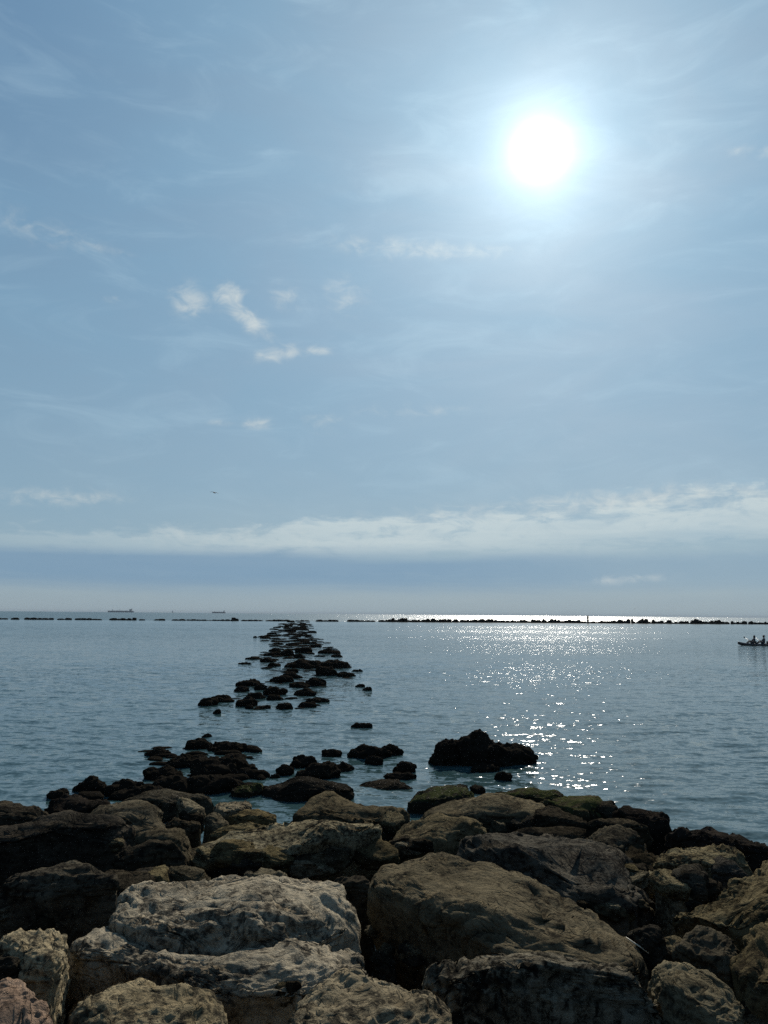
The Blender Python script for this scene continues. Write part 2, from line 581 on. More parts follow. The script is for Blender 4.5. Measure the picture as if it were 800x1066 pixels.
# ------------------------------------------------------------------ sea
def build_sea():
    cols = 620
    half = math.radians(46)
    ang = np.concatenate([-np.linspace(math.radians(96), half, 14, endpoint=False), np.linspace(-half, half, cols - 28), -np.linspace(math.radians(96), half, 14, endpoint=False)[::-1] * -1])
    rr = [7.0]
    while rr[-1] < 420.0:
        rr.append(rr[-1] * 1.0068 + 0.004)
    rr = np.array(rr)
    A, Rr = np.meshgrid(ang, rr)
    X = Rr * np.sin(A)
    Y = Rr * np.cos(A)
    rng = np.random.default_rng(5)
    Z = np.zeros_like(X)
    # gently wandering crests
    p = np.stack([X.ravel() * 0.10, Y.ravel() * 0.10, np.zeros(X.size)], axis=1)
    wx = perlin(p).reshape(X.shape) * 1.1
    wy = perlin(p + 40.0).reshape(X.shape) * 1.1
    patch = 0.75 + 0.5 * perlin(p * np.array([0.5, 0.8, 1.0]) + 80.0).reshape(X.shape)
    Xw, Yw = X + wx, Y + wy
    n = 70
    lam = np.exp(rng.uniform(math.log(0.22), math.log(4.0), n))
    dirs = rng.normal(math.radians(-84), math.radians(26), n)
    ph = rng.uniform(0, 2 * math.pi, n)
    sig = np.exp(-((np.log(lam) - math.log(0.65)) / 0.9) ** 2)
    sig *= 0.102 * math.sqrt(2) / math.sqrt((sig ** 2).sum())
    sp = Rr * 0.0068 * 1.1
    for L, th, q, s in zip(lam, dirs, ph, sig):
        k = 2 * math.pi / L
        w = smoothstep(2.2, 5.0, L / sp)
        arg = k * (Xw * math.cos(th) + Yw * math.sin(th)) + q
        Z += s / k * w * (np.sin(arg) + 0.24 * np.cos(2 * arg))
    Z *= patch
    Z *= 1.0 - smoothstep(250, 400, Rr)
    # outer sheet continues flat to the horizon
    ro = np.array([rr[-1] * 1.03, 500, 700, 1200, 2500, 6000, 14000, 25000.0])
    Ao, Ro = np.meshgrid(ang, ro)
    V = np.concatenate([
        np.stack([X.ravel(), Y.ravel(), Z.ravel()], axis=1),
        np.stack([(Ro * np.sin(Ao)).ravel(), (Ro * np.cos(Ao)).ravel(), np.zeros(Ro.size)], axis=1)])
    rows = len(rr) + len(ro)
    i = np.arange(rows - 1)[:, None] * cols + np.arange(cols - 1)[None, :]
    f = np.stack([i, i + 1, i + cols + 1, i + cols], axis=-1).reshape(-1, 4)[:, ::-1]
    m, nt, b = new_mat('sea_water')
    geo = nt.nodes.new('ShaderNodeNewGeometry')
    sp_ = nt.nodes.new('ShaderNodeSeparateXYZ')
    nt.links.new(geo.outputs['Position'], sp_.inputs[0])
    x, y = Sh(nt, sp_.outputs[0]), Sh(nt, sp_.outputs[1])
    dist = (x * x + y * y).f('SQRT')
    b.inputs['Base Color'].default_value = (0.024, 0.052, 0.056, 1)
    b.inputs['IOR'].default_value = 1.333
    # slopes of the ripples the mesh does not carry

    def slope(sx, sy, off, detail):
        v = vec(nt, x * sx + off, y * sy, off)
        n = nt.nodes.new('ShaderNodeTexNoise')
        nt.links.new(v, n.inputs['Vector'])
        n.inputs['Scale'].default_value = 1.0
        n.inputs['Detail'].default_value = detail
        n.inputs['Roughness'].default_value = 0.6
        s = nt.nodes.new('ShaderNodeSeparateColor')
        nt.links.new(n.outputs['Color'], s.inputs[0])
        return Sh(nt, s.outputs[0]) - 0.5, Sh(nt, s.outputs[1]) - 0.5
    a1, b1 = slope(3.0, 6.5, 3.0, 3.0)
    a4, b4 = slope(9.0, 17.0, 33.0, 2.0)
    a2, b2 = slope(0.7, 1.7, 9.0, 2.0)
    a3, b3 = slope(0.09, 0.35, 21.0, 3.0)
    wind = noise(nt, vec(nt, x * 0.012, y * 0.045, 4.0), 1.0, 4.0, 0.6).smooth(0.32, 0.68)
    # line of the offshore breakwater: the sea is rough outside, calm just inside
    lin = y - x * SEA_LINE[0] - SEA_LINE[1]
    outer = lin.smooth(-2.0, 4.0)
    calm = lin.smooth(-110.0, -60.0) * (1.0 - outer)
    amp = (wind * 0.55 + 0.70) * (1.0 - calm * 0.62) + outer * 0.36
    far = dist.smooth(30.0, 140.0)
    s1 = amp * (dist.smooth(10.0, 45.0) * 0.36 + 0.62)
    s2 = amp * (far * 0.55 + 0.12)
    nt.links.new((far * 0.07 + 0.06 + outer * 0.12).s, b.inputs['Roughness'])
    nx = a1 * s1 + a4 * amp * 0.42 + a2 * s2 + a3 * 0.04
    ny = b1 * s1 * 1.25 + b4 * amp * 0.46 + b2 * s2 * 1.3 + b3 * 0.07
    add = nt.nodes.new('ShaderNodeVectorMath')
    add.operation = 'ADD'
    nt.links.new(geo.outputs['Normal'], add.inputs[0])
    nt.links.new(vec(nt, nx, ny, 0.0), add.inputs[1])
    nrm = nt.nodes.new('ShaderNodeVectorMath')
    nrm.operation = 'NORMALIZE'
    nt.links.new(add.outputs[0], nrm.inputs[0])
    nt.links.new(nrm.outputs[0], b.inputs['Normal'])
    o = link('sea_water', mesh_from('sea_water', V, f), m)
    tag(o, 'rippled blue grey sea with glittering sun path', None, None, 'structure')


BW0 = at_z(0, 644.9, 0.0)
BW1 = at_z(800, 650.0, 0.0)
_k = (BW1[1] - BW0[1]) / (BW1[0] - BW0[0])
SEA_LINE = (_k, BW0[1] - _k * BW0[0])
build_sea()

# ------------------------------------------------------------------ shore boulders, traced as top faces (photograph pixels)
# material, outline of the top face, extra height, crown, drop, label, options
SHORE = []


def S(mat, pts, label, dz=0.0, crown=None, drop=0.8, **kw):
    SHORE.append((mat, pts, label, dz, crown, drop, kw))


S('pink', [(-30, 1028), (5, 1022), (20, 1030), (35, 1040), (45, 1058), (50, 1080), (20, 1105), (-30, 1100)],
  'pinkish craggy boulder in the bottom left corner', crown=0.12)
S('dark', [(-18, 1004), (10, 998), (22, 1007), (29, 1019), (15, 1026), (-18, 1026)],
  'small dark stone between the pinkish and the tan craggy boulders at left', crown=0.1, dz=-0.08)
S('pale', [(-6, 990), (4, 980), (20, 971), (33, 976), (60, 974), (69, 985), (60, 1006), (48, 1016), (28, 1010), (8, 1000)],
  'light tan craggy stone left of the big pale slab', crown=0.14, dz=-0.02)
S('grey', [(-40, 934), (4, 925), (30, 908), (50, 899), (85, 904), (97, 916), (118, 923), (122, 934), (90, 934), (40, 936)],
  'dark flat-fronted block with lichen crest at the left edge', crown=0.16, e=0.5)
S('pale', [(118, 957), (133, 930), (155, 922), (200, 921), (210, 914), (230, 911), (250, 916), (300, 917), (342, 918), (360, 928), (369, 946), (370, 962), (345, 968), (300, 973), (240, 972), (190, 974), (150, 970)],
  'largest pale limestone slab with a dark hollow, bottom left of centre', dz=0.10, crown=0.10, e=0.45, dents=[(220, 972, 0.16, 0.17, 0.22), (330, 962, 0.22, 0.20, 0.10), (170, 945, 0.2, 0.12, 0.05)],
  more=[([(66, 988), (80, 969), (110, 958), (200, 962), (300, 964), (372, 974), (384, 998), (381, 1014), (330, 1024), (280, 1031), (240, 1031), (200, 1020), (150, 1008), (120, 996), (85, 994)], 0.0, 0.07, 0.8)])
S('pale', [(74, 1062), (88, 1041), (108, 1030), (123, 1024), (145, 1029), (160, 1037), (195, 1035), (214, 1036), (229, 1052), (236, 1072), (200, 1092), (90, 1092)],
  'pale grey boulder with wavy crest at the bottom edge below the big slab', crown=0.14, dz=-0.06)
S('pale', [(294, 1064), (304, 1046), (330, 1031), (352, 1020), (380, 1022), (400, 1030), (422, 1037), (450, 1043), (463, 1055), (468, 1074), (430, 1097), (310, 1097)],
  'pale cracked boulder at the bottom edge centre', crown=0.14, dz=-0.06)
S('frost', [(425, 1022), (455, 992), (470, 984), (500, 981), (535, 987), (580, 999), (635, 1011), (676, 1021), (698, 1036), (697, 1052), (650, 1050), (600, 1043), (560, 1036), (510, 1027), (470, 1022)],
  'dark rough boulder with frosted grey crest at the bottom right of centre', crown=0.14, dz=0.03, k=0.80)
S('brown', [(384, 925), (402, 906), (440, 898), (468, 896), (505, 901), (545, 915), (572, 929), (602, 945), (632, 965), (660, 987), (678, 1008), (684, 1020), (640, 1012), (600, 1005), (555, 1000), (520, 990), (480, 972), (450, 962), (420, 946), (398, 936)],
  'great smooth brown boulder sloping down to the right, centre', crown=0.15, dz=0.05, drop=1.0, tilt=(-0.06, 0.0), k=0.90, cut=0.07, e=0.36)
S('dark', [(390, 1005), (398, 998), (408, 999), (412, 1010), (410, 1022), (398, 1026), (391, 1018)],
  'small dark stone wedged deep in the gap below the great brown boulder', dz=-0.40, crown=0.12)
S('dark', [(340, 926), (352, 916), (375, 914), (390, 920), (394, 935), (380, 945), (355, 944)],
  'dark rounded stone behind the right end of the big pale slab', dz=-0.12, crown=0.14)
S('tan', [(252, 917), (262, 909), (278, 905), (292, 908), (298, 917), (285, 922), (262, 922)],
  'small tan stone peeping up behind the big pale slab', dz=-0.05, crown=0.1)
S('grey', [(477, 890), (500, 875), (530, 867), (560, 868), (600, 877), (640, 885), (663, 903), (680, 925), (686, 946), (660, 956), (620, 952), (590, 940), (560, 925), (520, 915), (488, 902)],
  'large dark craggy pitted boulder behind the great brown one', crown=0.26, dz=0.02, drop=1.0, tilt=(-0.05, 0.12), amp=1.25)
S('lichen', [(671, 887), (690, 879), (735, 877), (760, 884), (784, 896), (790, 906), (765, 905), (740, 906), (700, 902), (680, 897)],
  'tan topped block with dark front near the right waterline', crown=0.12, e=0.5)
S('tan', [(679, 923), (695, 918), (713, 917), (733, 921), (749, 928), (737, 936), (710, 941), (690, 938)],
  'low sunlit tan stone in the hollow at right', crown=0.06, dz=-0.22)
S('tan', [(702, 957), (718, 938), (750, 926), (772, 910), (795, 898), (840, 887), (862, 930), (818, 950), (792, 954), (776, 964), (760, 977), (735, 974), (712, 967)],
  'big tan boulder with broken lower edge at the right edge', crown=0.18, dz=0.04)
S('brown', [(766, 985), (778, 968), (800, 957), (842, 950), (852, 1020), (818, 1046), (790, 1046), (775, 1022), (764, 1002)],
  'brown lumpy boulder at the right edge below the big tan one', crown=0.16)
S('tan', [(686, 1024), (701, 1003), (713, 1009), (734, 1026), (760, 1050), (782, 1074), (742, 1095), (696, 1080)],
  'brown wedge shaped stone in the bottom right corner', crown=0.2, dz=-0.02)
S('brown', [(704, 1000), (722, 985), (745, 972), (758, 974), (769, 998), (764, 1026), (735, 1022), (715, 1012)],
  'pyramid shaped brown stone behind the wedge stone', crown=0.26, dz=-0.04, e=0.9)
S('dark', [(653, 982), (672, 970), (685, 977), (693, 995), (698, 1006), (690, 1018), (674, 1008), (660, 996)],
  'dark pointed stone at the lower right tip of the great brown boulder', dz=-0.06, crown=0.2, e=0.9)
S('brown', [(690, 981), (705, 979), (722, 983), (718, 995), (700, 998), (690, 990)],
  'small olive stone deep between the pointed stones at right', dz=-0.28, crown=0.06)
# middle rows
S('dark', [(-40, 843), (0, 837), (20, 839), (38, 846), (48, 855), (54, 863), (30, 864), (0, 863), (-40, 868)],
  'dark seaweed stained boulder by the water at the left edge', crown=0.2, amp=1.2)
S('dark', [(-45, 884), (0, 875), (38, 865), (58, 856), (73, 851), (100, 849), (118, 856), (132, 867), (134, 882), (118, 886), (80, 880), (50, 884), (20, 892), (-35, 900)],
  'big smooth dark dome of a boulder at left', crown=0.30, dz=0.05, drop=0.9, e=0.8)
S('weed', [(46, 844), (75, 834), (105, 828), (120, 836), (100, 845), (70, 850), (52, 852)],
  'weedy dark rock behind the big dark dome at left', crown=0.14)
S('brown', [(68, 851), (100, 841), (150, 836), (178, 841), (190, 853), (180, 862), (130, 858), (90, 856)],
  'long brown slab behind the big dark dome', crown=0.14, dz=0.05)
S('tan', [(124, 830), (150, 825), (190, 823), (210, 822), (223, 827), (200, 834), (165, 837), (130, 836)],
  'narrow tan ledge along the left waterline', crown=0.08, dz=0.04)
S('tan', [(187, 835), (196, 832), (213, 845), (203, 851), (190, 847)],
  'small tilted tan stone left of the flat pale one', crown=0.1, tilt=(-0.25, 0))
S('pale', [(224, 840), (232, 835), (261, 835), (258, 844), (234, 845)],
  'small flat pale stone lying among the brown rocks', crown=0.04, drop=0.3)
S('dark', [(174, 860), (190, 854), (203, 856), (209, 868), (195, 872), (175, 870)],
  'round dark stone beside the long brown slab', crown=0.16)
S('brown', [(212, 859), (220, 849), (228, 848), (237, 856), (229, 863)],
  'small brown pyramid stone below the flat pale one', crown=0.16, e=0.9, dz=-0.03)
S('brown', [(237, 849), (262, 843), (289, 844), (286, 852), (246, 854)],
  'flat brown stone right of the small pyramid stone', crown=0.08)
S('tan', [(212, 865), (235, 860), (270, 860), (287, 866), (250, 870), (220, 870)],
  'thin tan slab edge above the wide lichen boulder', crown=0.08)
S('brown', [(127, 889), (145, 875), (168, 868), (190, 866), (203, 872), (200, 882), (180, 886), (155, 888)],
  'brown boulder right of the big dark dome', crown=0.16)
S('dark', [(112, 910), (130, 895), (150, 885), (170, 880), (183, 884), (195, 895), (190, 902), (160, 902), (135, 910)],
  'dark boulder with a thin sunlit rim above the big pale slab', crown=0.22, e=0.8)
S('lichen', [(189, 882), (215, 870), (260, 867), (290, 860), (315, 852), (335, 849), (380, 848), (397, 857), (400, 869), (372, 872), (345, 874), (310, 884), (270, 891), (230, 893), (200, 889)],
  'wide lichen patterned boulder with dark front face in the middle', crown=0.14, dz=0.05, drop=0.9, amp=1.1)
S('dark', [(268, 832), (288, 814), (300, 811), (355, 811), (371, 821), (366, 832), (330, 832), (290, 834)],
  'dark wedge shaped boulder at the foot of the rock line', crown=0.22, dz=0.12)
S('brown', [(333, 811), (355, 803), (378, 800), (388, 808), (389, 818), (375, 822), (350, 818)],
  'brown grained stone leaning on the dark wedge boulder', crown=0.16, dz=0.12)
S('brown', [(299, 850), (318, 833), (350, 830), (370, 829), (400, 828), (416, 833), (429, 845), (428, 857), (405, 856), (380, 852), (350, 850), (320, 852)],
  'long brown boulder behind the wide lichen boulder', crown=0.2, dz=0.06)
S('dark', [(371, 823), (395, 813), (410, 810), (421, 815), (434, 825), (426, 833), (400, 831), (380, 829)],
  'dark pointed rock at the waterline right of the wedge boulder', crown=0.2)
S('moss', [(421, 834), (440, 825), (460, 820), (486, 818), (492, 828), (470, 834), (445, 840)],
  'low mossy rock at the waterline centre', crown=0.12)
S('weed', [(466, 823), (474, 817), (486, 818), (488, 825), (478, 828)],
  'small round black weed knob at the waterline, left one of two', crown=0.14, drop=0.5)
S('weed', [(489, 824), (496, 818), (503, 819), (505, 825), (497, 828)],
  'small round black weed knob at the waterline, right one of two', crown=0.14, drop=0.5)
S('moss', [(504, 823), (530, 820), (570, 824), (602, 827), (592, 834), (540, 834), (507, 831)],
  'long flat mossy ledge at the waterline right of the weed knobs', crown=0.1, e=0.4, dz=0.04)
S('brown', [(429, 848), (450, 835), (485, 829), (520, 831), (560, 837), (582, 848), (565, 860), (520, 858), (480, 857), (445, 857)],
  'wide brown boulder with glinting wet spots below the mossy ledge', crown=0.2, dz=0.02)
S('brown', [(403, 874), (425, 858), (450, 852), (487, 850), (507, 861), (503, 872), (470, 872), (440, 875), (420, 880)],
  'brown shouldered boulder with dark front above the great brown one', crown=0.2, dz=0.02)
S('moss', [(558, 836), (590, 828), (625, 829), (644, 838), (642, 847), (610, 848), (575, 845)],
  'green mossy rock beside the sun glints at the waterline', crown=0.12, dz=0.06)
S('weed', [(638, 847), (660, 842), (688, 841), (696, 849), (694, 857), (650, 857)],
  'black square ended rock jutting into the water at right', crown=0.1, e=0.35, dz=0.12)
S('dark', [(552, 853), (570, 844), (595, 843), (609, 855), (610, 870), (580, 868), (560, 864)],
  'dark round faced rock below the green mossy one', crown=0.2)
S('grey', [(607, 874), (625, 866), (645, 865), (666, 875), (677, 889), (650, 891), (625, 887)],
  'dark grey sloping rock between the craggy boulder and the tan topped block', crown=0.16)
S('dark', [(613, 864), (640, 852), (671, 860), (680, 868), (650, 873), (625, 870)],
  'low dark rock behind the dark grey sloping one at right', crown=0.12)
S('weed', [(677, 872), (705, 866), (722, 863), (745, 866), (778, 874), (805, 880), (850, 890), (850, 902), (800, 895), (760, 888), (720, 882), (690, 880)],
  'long black weedy ledge along the right waterline', crown=0.14, e=0.5, dz=0.06)
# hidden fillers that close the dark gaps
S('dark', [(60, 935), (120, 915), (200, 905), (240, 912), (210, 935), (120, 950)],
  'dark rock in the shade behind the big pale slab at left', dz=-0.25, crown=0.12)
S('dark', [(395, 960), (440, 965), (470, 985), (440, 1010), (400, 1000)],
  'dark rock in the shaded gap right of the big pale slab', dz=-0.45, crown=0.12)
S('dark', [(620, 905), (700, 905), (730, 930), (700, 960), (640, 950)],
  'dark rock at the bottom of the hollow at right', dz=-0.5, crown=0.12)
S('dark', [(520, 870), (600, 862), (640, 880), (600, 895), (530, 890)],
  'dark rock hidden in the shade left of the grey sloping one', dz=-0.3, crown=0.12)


def top_plane(pts):
    """solve height of the embankment line along the ray of the outline's middle"""
    u = sum(p[0] for p in pts) / len(pts)
    v = sum(p[1] for p in pts) / len(pts)
    d = ray(u, v)
    lo, hi = 2.0, 20.0
    for _ in range(40):
        y = (lo + hi) / 2
        zr = CAM_H + d[2] * y / d[1]
        if zr > slope_z(y):
            lo = y
        else:
            hi = y
    return float(slope_z(lo)), lo


KEEP = {'pale': 0.95, 'pink': 1.0, 'dark': 0.5, 'grey': 0.7, 'weed': 0.7}   # share of the traced top that lies flat; the rest is front face
FINE = {'frost': 1.7, 'lichen': 1.3, 'pale': 1.4, 'pink': 1.6, 'grey': 1.7, 'brown': 0.8, 'tan': 1.0, 'dark': 0.8}


def build_shore():
    for i, (mat, pts, label, dz, crown, drop, kw) in enumerate(SHORE):
        zt, y = top_plane(pts)
        sub = 6 if y < 5.4 else 5
        vs, fs, n0, size = [], [], 0, 0
        for (pp, dd, cc, dr) in [(pts, dz, crown, drop)] + kw.get('more', []):
            cc = cc * 0.72
            k = kw.get('k', KEEP.get(mat, 0.75))
            vmin = min(p[1] for p in pp)
            pp = [(p[0], vmin + (p[1] - vmin) * k) for p in pp]
            zz = zt + dd
            poly = np.array([at_z(p[0], p[1], zz - cc * 0.45)[:2] for p in pp])
            v, f, s = body(poly, zz, cc, dr, kw.get('tilt', (0, 0)), min(kw.get('e', 0.42), 0.6), sub, flare=-0.34)
            for (du, dv, ra, rb, dep) in kw.get('dents', []):
                q = at_z(du, dv, zz)
                w = np.exp(-(((v[:, 0] - q[0]) / ra) ** 2 + ((v[:, 1] - q[1]) / rb) ** 2) ** 2)
                v[:, 2] -= w * dep * (v[:, 2] > zz - cc - 0.15)
            v = roughen(v, f, i + 3 + n0 * 0.001, min(0.55, s), kw.get('amp', 1.0) * (0.55 if sub == 6 else 0.75), 'weed' if mat == 'weed' else 'rock', 1.0, FINE.get(mat, 1.0), kw.get('cut', 0.12 if mat == 'pale' else 0.30))
            vs.append(v)
            fs.append(f + n0)
            n0 += len(v)
        o = place('boulder', np.concatenate(vs), np.concatenate(fs), M[mat])
        tag(o, label, 'boulder', 'boulders of the shore embankment')


build_shore()


# the embankment goes on beside the view
def build_flanks():
    r = random.Random(404)
    meshes = []
    mats = ('brown', 'dark', 'tan', 'grey', 'lichen', 'dark')
    for k in range(6):
        t = np.linspace(0, 2 * math.pi, 10, endpoint=False) + k
        rad = np.array([r.uniform(0.42, 0.58) for _ in t])
        poly = np.stack([np.cos(t) * rad * 1.15, np.sin(t) * rad * 0.85], axis=1)
        v, f, sz = body(poly, 0.0, 0.12, 0.8, (r.uniform(-0.1, 0.1), r.uniform(-0.1, 0.1)), 0.45, 4, flare=-0.3)
        v = roughen(v, f, 820 + k, 0.45, 0.75, 'rock', 1.0, 1.2, 0.3)
        me = mesh_from('boulder', v, f)
        me.materials.append(M[mats[k]])
        meshes.append(me)
    for side in (-1, 1):
        y = 1.4
        while y < 13.2:
            x = 0.53 * math.sqrt(y * y + 2.2) + 0.95
            while x < 0.53 * y + 7.5:
                w = r.uniform(1.1, 1.7)
                o = link('boulder', r.choice(meshes), None, (side * (x + r.uniform(0, 0.2)), y + r.uniform(-0.15, 0.15), float(slope_z(y)) + r.uniform(-0.12, 0.06)))
                o.scale = (w, w, 1.0)
                o.rotation_euler = (0, 0, r.uniform(-0.4, 0.4) + (math.pi if r.random() < 0.5 else 0))
                tag(o, 'boulder of the shore embankment beyond the %s edge of the view' % ('left' if side < 0 else 'right'),
                    'boulder', 'boulders beside the view')
                x += w * r.uniform(0.95, 1.15)
            y += 1.05


build_flanks()


# ------------------------------------------------------------------ rocks standing in the water
def water_rock(x0, x1, ytop, ybase, seed, mat, sub=4, amp=1.0, dz=0.0, e=None, hs=0.72):
    """boulder whose waterline front is at pixel row ybase"""
    pm = at_z((x0 + x1) / 2, ybase, 0.0)
    y = pm[1]
    w = (x1 - x0) / FPX * y
    ph = (ybase - ytop) / FPX * y
    tn = CAM_H / y
    depth = max(0.4 * w, min(0.8 * w, 0.45 * ph / tn))
    h = max(0.10, ph - 0.5 * depth * tn)
    h = min(h * hs, (0.42 if hs < 0.9 else 0.8) * w)
    cx, cy = pm[0], y + depth / 2
    rs = random.Random(seed)
    k = 26
    ph0 = [rs.uniform(0, 6.28) for _ in range(4)]
    poly = []
    for j in range(k):
        t = 2 * math.pi * j / k
        r = 1.0 + 0.10 * math.sin(2 * t + ph0[0]) + 0.08 * math.sin(3 * t + ph0[1]) + 0.05 * math.sin(5 * t + ph0[2])
        poly.append((cx + math.cos(t) * w / 2 * r, cy + math.sin(t) * depth / 2 * r))
    poly = np.array(poly)
    crown = h * rs.uniform(0.75, 1.05)
    v, f, s = body(poly, h + dz, crown, 0.75, (rs.uniform(-0.12, 0.12), 0.0), e or rs.uniform(1.1, 1.9), sub, flare=0.15)
    v = roughen(v, f, seed * 1.37 + 5, min(0.5, max(h, s * 0.8)), amp * 1.35, 'weed', lod=1.0 if y < 60 else 0.2, cut=0.08)
    return v, f


PEAK = [  # the big two-peaked rock standing right of the rock line
    (448, 492, 770, 797, 1.5), (474, 530, 760, 799, 2.3), (494, 564, 777, 797, 1.5),
]
vs, fs, n0 = [], [], 0
for j, q in enumerate(PEAK):
    v, f = water_rock(*q[:4], 900 + j, 'weed', 5, 0.75, 0.0, q[4], 0.92)
    vs.append(v)
    fs.append(f + n0)
    n0 += len(v)
tag(place('sea_rock', np.concatenate(vs), np.concatenate(fs), M['weed']),
    'largest black two-peaked rock standing in the water right of the rock line', 'rock', 'rocks in the shallow water')

NEAR_WATER = [
    (75, 107, 807, 827, 'domed black weedy rock at the left end of the near rock cluster'),
    (103, 143, 810, 829, 'black ragged rock right of the domed one in the near cluster'),
    (45, 68, 820, 831, 'half drowned weedy rock, leftmost in the shallow water'),
    (112, 162, 817, 834, 'low black rock against the tan ledge in the near cluster'),
    (147, 186, 797, 812, 'black rock at the water edge above the tan ledge'),
    (155, 202, 806, 826, 'rugged dark rock touching the tan ledge'),
    (196, 262, 781, 812, 'broad peaked black rock, biggest of the left near cluster'),
    (190, 240, 805, 826, 'weed hung dark rock in front of the broad peaked one'),
    (170, 208, 785, 799, 'flat weedy rock left of the broad peaked one'),
    (192, 218, 768, 780, 'small black rock standing behind the flat weedy one'),
    (214, 253, 771, 784, 'low pyramid shaped black rock behind the broad peaked one'),
    (150, 173, 778, 787, 'ragged scrap of rock awash at far left of the cluster'),
    (210, 218, 762, 768, 'tiny black stone awash behind the near cluster'),
    (287, 306, 789, 807, 'round black stone standing in the calm pool'),
    (302, 327, 774, 799, 'tall black rock behind the round stone of the pool'),
    (281, 289, 802, 811, 'little black stone beside the round stone of the pool'),
    (306, 352, 794, 812, 'low black rock between the pool and the wedge boulder'),
    (346, 368, 792, 803, 'small knob of weed at the end of the low black rock'),
    (335, 353, 779, 787, 'flat black stone awash behind the low black rock'),
    (365, 404, 773, 791, 'black lumpy rock in the water left of the two-peaked one'),
    (397, 417, 770, 786, 'rounded black rock touching the lumpy one'),
    (381, 399, 786, 796, 'small black stone in front of the lumpy rock'),
    (410, 431, 788, 805, 'single diamond shaped black rock alone in the water'),
    (400, 432, 803, 812, 'flat raft of weed and rock just off the shore'),
    (367, 387, 752, 758, 'lone flat rock awash beyond the lumpy one'),
    (517, 533, 799, 813, 'small black stone in front of the two-peaked rock'),
    (492, 520, 794, 804, 'low black rock at the foot of the two-peaked rock'),
]
for j, (x0, x1, a, b_, lab) in enumerate(NEAR_WATER):
    v, f = water_rock(x0, x1, a, b_, 40 + j, 'weed', 5)
    tag(place('sea_rock', v, f, M['weed']), lab, 'rock', 'rocks in the shallow water')
v, f = water_rock(237, 273, 815, 830, 77, 'moss', 5)
tag(place('sea_rock', v, f, M['moss']), 'low rock with bright green weed at the edge of the calm pool', 'rock', 'rocks in the shallow water')

# the line of rocks running out to the breakwater: boxes read in a 3.81x enlargement with origin (190, 630)
GROYNE = [
    (55, 135, 362, 400, 'blunt black rock at the near left end of the rock line'),
    (100, 200, 353, 386, 'long low rock behind the blunt one of the rock line'),
    (120, 149, 411, 431, 'small lone stone in front of the rock line, nearest of all'),
    (208, 290, 355, 402, 'rounded black boulder in the front row of the rock line'),
    (255, 322, 342, 371, 'black boulder behind the rounded front row one'),
    (250, 282, 394, 411, 'small stone at the foot of the rounded front row boulder'),
    (285, 347, 399, 412, 'flat stone awash in the front row of the rock line'),
    (370, 432, 381, 414, 'squat square boulder in the front row of the rock line'),
    (458, 526, 378, 406, 'black rock at the right end of the front row'),
    (490, 572, 367, 386, 'flat rock right behind the front row end'),
    (205, 262, 318, 343, 'low rock on the left flank of the rock line, front one'),
    (205, 302, 291, 322, 'humped rock on the left flank of the rock line'),
    (283, 332, 304, 337, 'upright rock on the left half of the rock line'),
    (320, 402, 309, 357, 'large black boulder in the middle of the front part'),
    (333, 397, 354, 376, 'low stone before the large middle boulder'),
    (440, 526, 324, 360, 'black boulder on the right half of the front part'),
    (425, 502, 298, 327, 'flat topped rock behind the right half boulder'),
    (333, 432, 279, 307, 'wide low rock behind the large middle boulder'),
    (480, 567, 283, 321, 'black boulder on the right flank of the front part'),
    (393, 472, 263, 292, 'rock at the waist of the rock line'),
    (480, 512, 236, 254, 'small stone in the open water at the waist'),
    (400, 556, 206, 250, 'longest slanting rock of the rock line with a perch on top'),
    (410, 457, 248, 267, 'stone under the longest slanting rock'),
    (528, 612, 234, 280, 'dark boulder below the right end of the longest rock'),
    (540, 667, 213, 251, 'wide dark rock right of the longest one'),
    (616, 682, 261, 284, 'separate low rock off the right flank'),
    (676, 716, 254, 264, 'thin flat rock, far right off the flank'),
    (688, 720, 311, 325, 'upper of two small stones off the right flank'),
    (714, 750, 325, 339, 'lower of two small stones off the right flank'),
    (248, 312, 202, 216, 'flat rock off the left flank of the middle part'),
    (308, 367, 203, 226, 'rock on the left of the middle part'),
    (334, 387, 224, 244, 'rock below the left one of the middle part'),
    (216, 266, 225, 235, 'thin flat rock awash, far left off the flank'),
    (545, 622, 171, 193, 'rock spreading right beyond the longest one'),
    (588, 637, 192, 206, 'small rock off the right flank in the middle part'),
    (298, 392, 184, 201, 'long low rock on the left beyond the middle part'),
    (384, 442, 168, 202, 'upright boulder in the centre beyond the middle part'),
    (343, 392, 168, 185, 'low stone left of the upright centre boulder'),
    (438, 482, 188, 210, 'stone right of the upright centre boulder'),
    (440, 510, 160, 190, 'broad boulder on the right of the upright centre one'),
    (282, 296, 121, 129, 'tiny stone in open water left of the far part'),
]
for j, (x0, x1, a, b_, lab) in enumerate(GROYNE):
    s = 800.0 / 210.0
    v, f = water_rock(190 + x0 / s, 190 + x1 / s, 630 + a / s, 630 + b_ / s, 140 + j, 'weed', 4)
    tag(place('sea_rock', v, f, M['weed']), lab, 'rock', 'rocks of the line running out to sea')


# low stones barely out of the water along the line
def corridor(v):
    t = np.interp(v, [664, 680, 700, 716, 728, 740], [0, 1, 2, 3, 4, 5])
    return (np.interp(t, [0, 1, 2, 3, 4, 5], [276, 268, 262, 222, 205, 215]), np.interp(t, [0, 1, 2, 3, 4, 5], [336, 350, 372, 350, 345, 330]))


